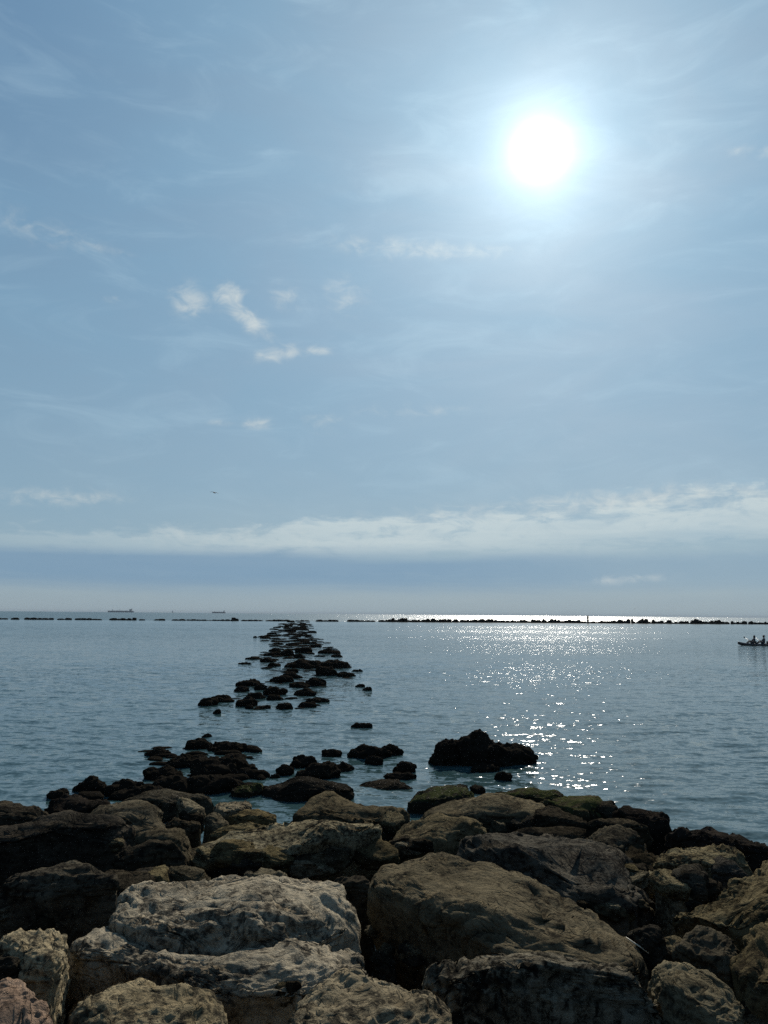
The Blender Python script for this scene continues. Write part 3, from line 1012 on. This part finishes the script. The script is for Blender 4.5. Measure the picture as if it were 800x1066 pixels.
def shared_rocks(n, seed, flat):
    """unit boulders for distant copies: 1 m wide, base below the water"""
    out = []
    for k in range(n):
        rs = random.Random(seed + k)
        ph0 = [rs.uniform(0, 6.28) for _ in range(3)]
        poly = np.array([((1 + 0.12 * math.sin(2 * t + ph0[0]) + 0.1 * math.sin(3 * t + ph0[1])) * math.cos(t) * 0.5,
                          (1 + 0.12 * math.sin(2 * t + ph0[0]) + 0.1 * math.sin(3 * t + ph0[2])) * math.sin(t) * 0.35)
                         for t in np.linspace(0, 2 * math.pi, 24, endpoint=False)])
        h = flat * rs.uniform(0.8, 1.2)
        v, f, s = body(poly, h, h, 0.4, (rs.uniform(-0.15, 0.15), 0), rs.uniform(0.6, 0.95), 3)
        v = roughen(v, f, seed + k * 3.3, 0.32, 1.1, 'rock', 0.0)
        me = mesh_from('sea_rock', v, f)
        me.materials.append(M['weed'])
        out.append(me)
    return out


FAR_ROCK = shared_rocks(8, 300, 0.42)
rs = random.Random(21)
spots = []
# far part of the line: rows read off the enlargement, px extent left to right
ROWS = [(663, 273, 326), (660.5, 280, 324), (665.5, 276, 331), (668, 283, 332), (671, 281, 336), (673.5, 286, 331),
        (676, 290, 326), (658.5, 283, 325), (656.5, 290, 325), (655, 284, 325), (653.4, 288, 323), (651.8, 292, 326),
        (650.5, 291, 325), (649.4, 293, 324), (648.4, 295, 321)]
for (v0, ua, ub) in ROWS:
    n = max(6, int((ub - ua) / (4.6 if v0 > 660 else 4.0)))
    for k in range(n):
        u = ua + (ub - ua) * (k + rs.random()) / n
        spots.append((u, v0 + rs.uniform(-0.9, 0.9), rs.uniform(0.7, 1.25)))
for (u, v0, q) in spots:
    p = at_z(u, v0, 0.0)
    w = (0.62 + 0.0040 * p[1]) * q
    o = link('sea_rock', rs.choice(FAR_ROCK), None, (p[0], p[1], -0.05))
    o.scale = (w * 1.3, w * 0.9, w * rs.uniform(0.35, 1.0) * 0.62)
    o.rotation_euler = (0, 0, rs.uniform(-0.5, 0.5))
    tag(o, 'dark rock in the crowded far part of the line running out to the breakwater', 'rock', 'rocks of the far part of the rock line')

rs2 = random.Random(58)
for k in range(150):
    v0 = 666 + 76 * rs2.random() ** 1.1
    a, b_ = corridor(v0)
    u = a + (b_ - a) * min(1, max(0, rs2.gauss(0.5, 0.24)))
    p = at_z(u, v0, 0.0)
    w = rs2.uniform(0.005, 0.015) * p[1]
    o = link('sea_rock', rs2.choice(FAR_ROCK), None, (p[0], p[1], -0.05))
    o.scale = (w * 1.3, w * 1.1, w * rs2.uniform(0.25, 0.6))
    o.rotation_euler = (0, 0, rs2.uniform(-0.8, 0.8))
    tag(o, 'low wet stone barely out of the water between the bigger rocks of the line', 'rock', 'low stones of the rock line')
for k in range(46):
    v0 = rs2.uniform(778, 832)
    t = (v0 - 778) / 54
    u = rs2.uniform(150 - 95 * t, 265 + 10 * t)
    p = at_z(u, v0, 0.0)
    w = rs2.uniform(0.16, 0.5)
    o = link('sea_rock', rs2.choice(FAR_ROCK), None, (p[0], p[1], -0.04))
    o.scale = (w * 1.3, w * 1.1, w * rs2.uniform(0.4, 0.9))
    o.rotation_euler = (0, 0, rs2.uniform(-0.8, 0.8))
    tag(o, 'small weedy stone scattered in the shallows around the left near cluster', 'rock', 'small stones of the near cluster')

# ------------------------------------------------------------------ offshore breakwater
rs = random.Random(33)
u = -14.0
count = 0
while u < 815 and count < 290:
    left = u < 395
    wpx = rs.uniform(3.0, 8.0) if left else rs.uniform(2.6, 5.4)
    hpx = rs.uniform(0.9, 2.2) if left else rs.uniform(1.6, 3.4)
    hpx *= 0.75 + 0.5 * (0.5 + 0.5 * math.sin(u * 0.031 + 1.3) * math.sin(u * 0.11))
    if rs.random() < 0.14:
        hpx *= 1.45
    v0 = 644.9 + 5.1 * u / 800.0
    p = at_z(u + wpx / 2, v0, 0.0)
    w = wpx / FPX * p[1]
    h = hpx / FPX * p[1]
    o = link('breakwater_rock', rs.choice(FAR_ROCK), None, (p[0], p[1] + rs.uniform(-1, 2), -0.06))
    o.scale = (w * 1.15, w * 1.3, (h + 0.06) / 0.42)
    o.rotation_euler = (0, 0, rs.uniform(-0.4, 0.4))
    tag(o, 'dark rock of the low broken offshore breakwater left of the rock line end' if u < 290 else
        ('dark rock of the low offshore breakwater just right of the rock line end' if left else
         'dark rock of the continuous offshore breakwater on the right'), 'rock',
        'rocks of the offshore breakwater')
    count += 1
    gap = wpx * (rs.uniform(0.75, 1.05) if rs.random() < 0.75 or not left else rs.uniform(1.3, 2.6))
    u += gap if left else wpx * rs.uniform(0.6, 0.9)

# ------------------------------------------------------------------ small things


def bm_obj(name, bm, mat, parent=None, loc=(0, 0, 0), smooth=True):
    me = bpy.data.meshes.new(name)
    bm.to_mesh(me)
    bm.free()
    for p in me.polygons:
        p.use_smooth = smooth
    return link(name, me, mat, loc, parent)


def add_tube(bm, pts, radii, seg=10):
    rings = []
    pts = [Vector(p) for p in pts]
    for i, p in enumerate(pts):
        d = (pts[min(i + 1, len(pts) - 1)] - pts[max(i - 1, 0)]).normalized()
        a = d.cross(Vector((0, 0, 1)))
        if a.length < 1e-3:
            a = d.cross(Vector((1, 0, 0)))
        a.normalize()
        b = d.cross(a).normalized()
        r = radii[i] if isinstance(radii, (list, tuple)) else radii
        rings.append([bm.verts.new(p + a * (r * math.cos(t)) + b * (r * math.sin(t))) for t in [2 * math.pi * k / seg for k in range(seg)]])
    for r0, r1 in zip(rings, rings[1:]):
        for k in range(seg):
            bm.faces.new((r0[k], r0[(k + 1) % seg], r1[(k + 1) % seg], r1[k]))
    bm.faces.new(rings[0][::-1])
    bm.faces.new(rings[-1])


def add_box(bm, lo, hi):
    x0, y0, z0 = lo
    x1, y1, z1 = hi
    q = [bm.verts.new(c) for c in ((x0, y0, z0), (x1, y0, z0), (x1, y1, z0), (x0, y1, z0), (x0, y0, z1), (x1, y0, z1), (x1, y1, z1), (x0, y1, z1))]
    for fidx in ((3, 2, 1, 0), (4, 5, 6, 7), (0, 1, 5, 4), (1, 2, 6, 5), (2, 3, 7, 6), (3, 0, 4, 7)):
        bm.faces.new([q[k] for k in fidx])


def empty(name, loc, rz=0.0):
    o = bpy.data.objects.new(name, None)
    o.empty_display_size = 0.3
    o.location = loc
    o.rotation_euler = (0, 0, rz)
    COL.objects.link(o)
    return o


# --- rubble caught in the gaps between the boulders, found by looking for deep spots
def build_rubble():
    bpy.context.view_layer.update()
    dg = bpy.context.evaluated_depsgraph_get()
    r = random.Random(91)
    meshes = []
    mats = ('brown', 'dark', 'tan', 'grey', 'brown', 'lichen', 'dark', 'tan')
    for k in range(8):
        t = np.linspace(0, 2 * math.pi, 9, endpoint=False) + k
        rad = np.array([r.uniform(0.38, 0.55) for _ in t])
        poly = np.stack([np.cos(t) * rad, np.sin(t) * rad * 0.85], axis=1)
        v, f, sz = body(poly, 0.36, 0.16, 0.5, (r.uniform(-0.3, 0.3), r.uniform(-0.3, 0.3)), 0.5, 4)
        v = roughen(v, f, 700 + k, 0.42, 0.8, 'rock', 1.0, 1.4, 0.42)
        me = mesh_from('stone', v, f)
        me.materials.append(M[mats[k]])
        meshes.append(me)
    n = m = 0
    for _ in range(4000):
        mid = r.random() < 0.75
        u, v = r.uniform(0, 800), (r.uniform(838, 935) if mid else r.uniform(935, 1066))
        d = ray(u, v)
        hit, loc, nn, _i, ob, _m = SC.ray_cast(dg, Vector((0, 0, CAM_H)), Vector(d))
        if not hit or ob.name.startswith('sea') or nn.z < 0.3 or loc.z < 0.12:
            continue
        gap = slope_z(loc.y) - loc.z
        if mid and gap > 0.12 and n < 48:
            n += 1
            w = r.uniform(0.18, 0.42)
            lab, grp = 'small angular stone wedged between the middle row boulders', 'stones between the middle boulders'
        elif not mid and gap > 0.2 and m < 26:
            m += 1
            w = r.uniform(0.08, 0.22)
            lab, grp = 'small stone caught deep in a dark gap between the front boulders', 'rubble in the front gaps'
        else:
            continue
        o = link('stone', r.choice(meshes), None, (loc.x, loc.y + 0.04, loc.z - 0.05 * w))
        o.scale = (w * 1.25, w * 1.25, w * r.uniform(0.7, 1.1))
        o.rotation_euler = (r.uniform(-0.25, 0.25), r.uniform(-0.25, 0.25), r.uniform(0, 6.28))
        tag(o, lab, 'stone', grp)


build_rubble()


# --- dry straw caught on the great brown boulder
def build_straw():
    d = ray(663, 986)
    bpy.context.view_layer.update()
    dg = bpy.context.evaluated_depsgraph_get()
    pts = []
    for (uu, vv) in ((652, 978), (660, 984), (668, 989), (676, 995)):
        d = ray(uu, vv)
        hit, loc, nn, *_ = SC.ray_cast(dg, Vector((0, 0, CAM_H)), Vector(d))
        pts.append(loc + Vector((0, 0, 0.012)) if hit else Vector(at_z(uu, vv, 1.1)))
    bm = bmesh.new()
    add_tube(bm, pts, [0.002, 0.004, 0.004, 0.0025], 6)
    o = bm_obj('dry_straw', bm, plain('dry_straw', (0.55, 0.5, 0.38), 0.6))
    tag(o, 'thin pale dry straw lying on the lower end of the great brown boulder', 'straw')


build_straw()

# --- marker post on the breakwater
pp = at_y(612.3, 648.6, at_z(612, 648.9, 0)[1])
bm = bmesh.new()
add_tube(bm, [(0, 0, 0.4), (0, 0, 2.75)], [0.42, 0.36], 12)
post = empty('marker_post', (pp[0], pp[1], 0.0))
dark_paint = plain('marker_dark_paint', (0.03, 0.045, 0.035), 0.6)
bm_obj('pole', bm, dark_paint, post)
bm = bmesh.new()
add_tube(bm, [(0, 0, -0.3), (0, 0, 0.45)], [0.75, 0.6], 12)
bm_obj('base', bm, plain('marker_concrete', (0.10, 0.095, 0.085), 0.9), post)
bm = bmesh.new()
add_tube(bm, [(0, 0, 2.75), (0, 0, 2.82), (0, 0, 3.1), (0, 0, 3.25)], [0.46, 0.46, 0.36, 0.1], 12)
bm_obj('lantern', bm, dark_paint, post)
tag(post, 'dark upright marker post standing on the breakwater in the sun glitter', 'post')

# --- ships on the horizon
steel_grey = plain('ship_hull_grey', (0.13, 0.16, 0.20), 0.7)
ship_white = plain('ship_white', (0.34, 0.36, 0.38), 0.7)


def ship(u, vbase, length_px, y, label, heights):
    base = at_y(u, vbase, y)
    L = length_px / FPX * y
    e = empty('cargo_ship', (base[0], y, 0.0))
    bm = bmesh.new()
    hh = heights[0]
    n = 14
    prev = None
    for k in range(n + 1):
        t = k / n
        xx = (t - 0.5) * L
        half = L * 0.07 * (1 - max(0, (0.16 - t) / 0.16) ** 2 * 0.96) * (1 - max(0, (t - 0.92) / 0.08) ** 2 * 0.35)
        sheer = hh * (1 + 0.35 * max(0, (0.18 - t) / 0.18))
        ring = [bm.verts.new(c) for c in ((xx, -half, sheer), (xx, -half * 0.9, -1.0), (xx, half * 0.9, -1.0), (xx, half, sheer))]
        if prev:
            for j in range(4):
                bm.faces.new((prev[j], prev[(j + 1) % 4], ring[(j + 1) % 4], ring[j]))
        else:
            bm.faces.new(ring)
        prev = ring
    bm.faces.new(prev[::-1])
    bm_obj('hull', bm, steel_grey, e, smooth=False)
    bm = bmesh.new()
    bx = L * 0.34
    add_box(bm, (bx, -L * 0.055, hh), (bx + L * 0.09, L * 0.055, hh + heights[1] * 0.62))
    add_box(bm, (bx + L * 0.006, -L * 0.066, hh + heights[1] * 0.622), (bx + L * 0.06, L * 0.066, hh + heights[1] * 0.8))
    bm_obj('superstructure', bm, ship_white, e, smooth=False)
    bm = bmesh.new()
    add_tube(bm, [(bx + L * 0.075, 0, hh + heights[1] * 0.6), (bx + L * 0.08, 0, hh + heights[1])], [L * 0.016, L * 0.013], 10)
    bm_obj('funnel', bm, steel_grey, e)
    for t in heights[2]:
        bm = bmesh.new()
        add_tube(bm, [(t * L, 0, hh), (t * L, 0, hh + heights[1] * 0.75)], [1.0, 0.6], 8)
        add_tube(bm, [(t * L - L * 0.035, 0, hh + heights[1] * 0.45), (t * L, 0, hh + heights[1] * 0.55), (t * L + L * 0.04, 0, hh + heights[1] * 0.4)], 0.6, 6)
        bm_obj('mast', bm, steel_grey, e)
    for j in range(4):
        bm = bmesh.new()
        add_box(bm, (-L * 0.36 + j * L * 0.17, -L * 0.045, hh), (-L * 0.23 + j * L * 0.17, L * 0.045, hh + heights[0] * 0.28))
        bm_obj('hatch_cover', bm, steel_grey, e, smooth=False)
    tag(e, label, 'ship', 'ships on the horizon')
    return e


ship(126, 637, 27, 6500, 'long low hazy ship on the horizon, largest of the far ships', (11.0, 21.0, (-0.32, -0.06)))
ship(228, 637.6, 14, 6500, 'smaller hazy ship on the horizon above the rock line', (9.0, 15.0, (-0.3,)))

# --- sailing boat far out
sb = at_y(180, 637.4, 5200)
e = empty('sailing_boat', (sb[0], 5200, 0))
bm = bmesh.new()
prev = None
for k in range(9):
    t = k / 8
    half = 2.2 * math.sin(math.pi * (0.12 + 0.8 * t)) ** 0.7
    xx = (t - 0.5) * 17
    ring = [bm.verts.new(c) for c in ((xx, -half, 1.6), (xx, -half * 0.5, -0.6), (xx, half * 0.5, -0.6), (xx, half, 1.6))]
    if prev:
        for j in range(4):
            bm.faces.new((prev[j], prev[(j + 1) % 4], ring[(j + 1) % 4], ring[j]))
    else:
        bm.faces.new(ring)
    prev = ring
bm.faces.new(prev[::-1])
bm_obj('hull', bm, ship_white, e)
bm = bmesh.new()
add_tube(bm, [(0.5, 0, 1.5), (0.5, 0, 21)], [0.18, 0.1], 8)
bm_obj('mast', bm, steel_grey, e)
bm = bmesh.new()
va = [bm.verts.new(c) for c in ((0.3, 0, 3), (0.3, 0, 20), (-6.5, 0.8, 3), (0.3, 0.12, 3), (0.3, 0.12, 20), (-6.5, 0.92, 3))]
for fi in ((0, 1, 2), (5, 4, 3), (0, 3, 4, 1), (1, 4, 5, 2), (2, 5, 3, 0)):
    bm.faces.new([va[k] for k in fi])
bm_obj('sail', bm, ship_white, e)
tag(e, 'tiny hazy sailing boat on the horizon between the two ships', 'boat')

# --- kayak with two paddlers
KY = at_z(790, 672.0, 0.0)
KX = KY[0]
kayak = empty('kayak', (KX, KY[1], 0.0), math.radians(4))
kay_mat = plain('kayak_plastic', (0.035, 0.03, 0.03), 0.45)
bm = bmesh.new()
L = 4.6
prev = None
n = 22
for k in range(n + 1):
    t = k / n
    xx = (t - 0.5) * L
    wv = max(0.03, math.sin(math.pi * (0.02 + 0.96 * t)) ** 0.62)
    half = 0.40 * wv
    top = 0.20 + 0.22 * abs(2 * t - 1) ** 2.4
    bot = -0.13 + 0.25 * abs(2 * t - 1) ** 3.5
    ring = []
    for q in range(14):
        a = 2 * math.pi * q / 14
        cy_, cz_ = math.cos(a), math.sin(a)
        zz = (top + bot) / 2 + (top - bot) / 2 * math.copysign(abs(cz_) ** 0.75, cz_)
        ring.append(bm.verts.new((xx, half * math.copysign(abs(cy_) ** 0.8, cy_), zz)))
    if prev:
        for j in range(14):
            bm.faces.new((prev[j], ring[j], ring[(j + 1) % 14], prev[(j + 1) % 14]))
    else:
        bm.faces.new(ring)
    prev = ring
bm.faces.new(prev[::-1])
bm_obj('hull', bm, kay_mat, kayak)
for sx in (-0.62, 0.72):
    bm = bmesh.new()
    ring0 = []
    rr_ = []
    for q in range(20):
        a = 2 * math.pi * q / 20
        rr_.append((sx + 0.42 * math.cos(a), 0.27 * math.sin(a), 0.215))
    rr_.append(rr_[0])
    add_tube(bm, rr_, 0.02, 6)
    bm_obj('cockpit_rim', bm, kay_mat, kayak)
    bm = bmesh.new()
    add_box(bm, (sx + 0.26, -0.18, 0.18), (sx + 0.32, 0.18, 0.48))
    bm_obj('backrest', bm, kay_mat, kayak)
tag(kayak, 'long dark two-seat kayak on the water at the right edge', 'kayak')


def paddler(sx, lean, clothes, hat, label, arm_z):
    """seated figure facing left (-x), one skinned body; hair or hat as child"""
    root_loc = Vector((KX + sx * math.cos(math.radians(4)), KY[1] + sx * math.sin(math.radians(4)), 0.14))
    me = bpy.data.meshes.new('person')
    V, E, Rd = [], [], []

    def add(p, r, par=None):
        V.append(p)
        Rd.append(r)
        if par is not None:
            E.append((par, len(V) - 1))
        return len(V) - 1
    ln = math.sin(lean)
    cs = math.cos(lean)

    def tors(h, dx=0.0, y=0.0):
        return (h * ln + dx * cs, y, 0.10 + h * cs - dx * ln)
    hip = add((0, 0, 0.10), 0.155)
    w1 = add(tors(0.18), 0.135, hip)
    ch = add(tors(0.38), 0.155, w1)
    nk = add(tors(0.53), 0.065, ch)
    h0 = add(tors(0.60, -0.01), 0.07, nk)
    h1 = add(tors(0.69, -0.02), 0.10, h0)
    add(tors(0.79, -0.01), 0.075, h1)
    ends = []
    for s in (-1, 1):
        sh = add(tors(0.46, 0, s * 0.17), 0.065, ch)
        el_ = add((tors(0.25)[0] - 0.12, s * 0.27, tors(0.25)[2] - 0.02), 0.046, sh)
        wr = add((-0.38, s * 0.24, arm_z + s * 0.07), 0.034, el_)
        hd = add((-0.45, s * 0.23, arm_z + s * 0.08), 0.036, wr)
        ends.append(hd)
        th = add((-0.08, s * 0.10, 0.10), 0.10, hip)
        kn = add((-0.44, s * 0.15, 0.32), 0.068, th)
        an = add((-0.78, s * 0.12, 0.08), 0.045, kn)
        add((-0.90, s * 0.12, 0.10), 0.042, an)
    me.from_pydata(V, E, [])
    o = link('person', me, clothes, root_loc)
    o.rotation_euler = (0, 0, math.radians(4))
    md = o.modifiers.new('skin', 'SKIN')
    md.use_smooth_shade = True
    for i, r in enumerate(Rd):
        sv = me.skin_vertices[0].data[i]
        sv.radius = (r, r)
        sv.use_root = (i == 0)
    sdv = o.modifiers.new('subdivision', 'SUBSURF')
    sdv.levels = sdv.render_levels = 2
    # face details and headwear
    c = Vector(tors(0.70, -0.02))
    skin = SKIN
    bm = bmesh.new()
    bmesh.ops.create_uvsphere(bm, u_segments=16, v_segments=12, radius=0.097)
    for q in bm.verts:
        q.co.z *= 1.2
        if q.co.x < -0.05:
            q.co.x *= 1.05
    for (dx, dy, dz, r) in ((-0.102, 0, 0.0, 0.02), (-0.092, 0, -0.05, 0.016)):
        t = bmesh.ops.create_uvsphere(bm, u_segments=8, v_segments=6, radius=r)
        for q in t['verts']:
            q.co += Vector((dx, dy, dz))
    bm_obj('face', bm, skin, o, c + Vector((-0.012, 0, 0)))
    bm = bmesh.new()
    if hat:
        add_tube(bm, [(0, 0, 0.02), (0, 0, 0.05), (0, 0, 0.052), (0, 0, 0.12), (0, 0, 0.145)], [0.19, 0.185, 0.112, 0.10, 0.05], 18)
    else:
        bmesh.ops.create_uvsphere(bm, u_segments=14, v_segments=10, radius=0.108)
        for q in bm.verts:
            q.co.x = q.co.x * 0.95 + 0.028
            q.co.z = q.co.z * 1.12 + 0.02
    bm_obj('hat' if hat else 'hair', bm, HAIR, o, c + Vector((0, 0, 0.03)))
    tag(o, label, 'person', 'paddlers in the kayak')
    # paddle held in both hands
    ca, sa = math.cos(math.radians(4)), math.sin(math.radians(4))
    hx, hz = -0.45, arm_z
    pe = empty('paddle', (root_loc.x + hx * ca, root_loc.y + hx * sa, root_loc.z + hz), math.radians(4))
    bm = bmesh.new()
    k = 0.35
    add_tube(bm, [(0, -0.85, -0.85 * k), (0, 0.85, 0.85 * k)], 0.016, 8)
    bm_obj('shaft', bm, kay_mat, pe)
    for s in (-1, 1):
        bm = bmesh.new()
        add_tube(bm, [(0, s * 0.83, s * 0.83 * k), (0, s * 0.90, s * 0.90 * k), (0, s * 1.08, s * 1.08 * k), (0, s * 1.16, s * 1.16 * k)], [0.02, 0.075, 0.085, 0.03], 10)
        for q in bm.verts:
            q.co.x *= 0.2
        bm_obj('blade', bm, kay_mat, pe)
    tag(pe, 'paddle held by the ' + ('hatted paddler in the kayak' if hat else 'leaning bareheaded paddler in the kayak'), 'paddle', 'kayak paddles')


SKIN = plain('skin', (0.20, 0.11, 0.075), 0.6)
HAIR = plain('dark_cloth', (0.02, 0.018, 0.018), 0.8)
paddler(-0.55, 0.16, plain('dark_swimwear', (0.05, 0.04, 0.04), 0.8), False, 'bareheaded paddler leaning back in the front seat of the kayak', 0.36)
paddler(0.62, 0.05, plain('dark_shirt', (0.03, 0.03, 0.035), 0.8), True, 'paddler in dark clothes and hat in the rear seat of the kayak', 0.36)


# --- gull
def gull(u, v, y, span, roll, label, group=None):
    p = at_y(u, v, y)
    e = empty('gull', tuple(p), math.radians(-60))
    e.rotation_euler = (0.0, roll, math.radians(-20))
    mat = GULL
    s = span / 1.3
    bm = bmesh.new()
    add_tube(bm, [(-0.0, q * s, 0.015 * s * math.cos(q * 6)) for q in (-0.30, -0.24, -0.12, 0.0, 0.10, 0.17, 0.22, 0.27)],
             [0.012 * s, 0.035 * s, 0.06 * s, 0.075 * s, 0.06 * s, 0.042 * s, 0.04 * s, 0.008 * s], 10)
    bm_obj('body', bm, mat, e)
    for sg in (-1, 1):
        bm = bmesh.new()
        st = [(0.03, 0.10, 0.0), (0.22, 0.10, 0.10), (0.42, 0.06, 0.06), (0.62, -0.06, -0.03)]
        wd = [0.16, 0.15, 0.11, 0.02]
        prev = None
        for (xx, yy, zz), w in zip(st, wd):
            ring = [bm.verts.new((sg * xx * s, (yy + w / 2) * s, zz * s + 0.008 * s)), bm.verts.new((sg * xx * s, (yy - w / 2) * s, zz * s)),
                    bm.verts.new((sg * xx * s, (yy - w / 2) * s, zz * s - 0.006 * s)), bm.verts.new((sg * xx * s, (yy + w / 2) * s, zz * s - 0.014 * s))]
            if prev:
                for j in range(4):
                    bm.faces.new((prev[j], prev[(j + 1) % 4], ring[(j + 1) % 4], ring[j]))
            else:
                bm.faces.new(ring)
            prev = ring
        bm.faces.new(prev[::-1])
        bm_obj('wing', bm, mat, e)
    bm = bmesh.new()
    va = [bm.verts.new(c) for c in ((-0.03 * s, -0.27 * s, 0.01 * s), (0.03 * s, -0.27 * s, 0.01 * s), (0.07 * s, -0.42 * s, 0), (-0.07 * s, -0.42 * s, 0),
                                    (-0.03 * s, -0.27 * s, -0.005 * s), (0.03 * s, -0.27 * s, -0.005 * s), (0.07 * s, -0.42 * s, -0.008 * s), (-0.07 * s, -0.42 * s, -0.008 * s))]
    for fi in ((0, 1, 2, 3), (7, 6, 5, 4), (0, 4, 5, 1), (1, 5, 6, 2), (2, 6, 7, 3), (3, 7, 4, 0)):
        bm.faces.new([va[k] for k in fi])
    bm_obj('tail', bm, mat, e)
    tag(e, label, 'bird', group)


GULL = plain('gull_feathers', (0.10, 0.10, 0.10), 0.8)
gull(223.5, 513, 95, 1.35, 0.25, 'dark gull gliding in the open sky above the horizon at left', 'gulls in flight')
gull(661, 634, 260, 1.3, -0.2, 'tiny distant gull just over the horizon right of the marker post', 'gulls in flight')

# ------------------------------------------------------------------ sea haze that pales the far ships
HAZE = True
if HAZE:
    bm = bmesh.new()
    add_box(bm, (-27000, -3500, -8.0), (27000, 27000, 36.0))
    hm = bpy.data.materials.new('haze')
    hm.use_nodes = True
    nt = hm.node_tree
    nt.nodes.clear()
    ho = nt.nodes.new('ShaderNodeOutputMaterial')
    hv = nt.nodes.new('ShaderNodeVolumePrincipled')
    hv.inputs['Color'].default_value = (0.80, 0.88, 0.95, 1)
    hv.inputs['Density'].default_value = 0.00004
    hv.inputs['Anisotropy'].default_value = -0.3
    nt.links.new(hv.outputs[0], ho.inputs['Volume'])
    hz = bm_obj('haze', bm, hm, smooth=False)
    tag(hz, 'thin pale haze over the sea', None, None, 'stuff')
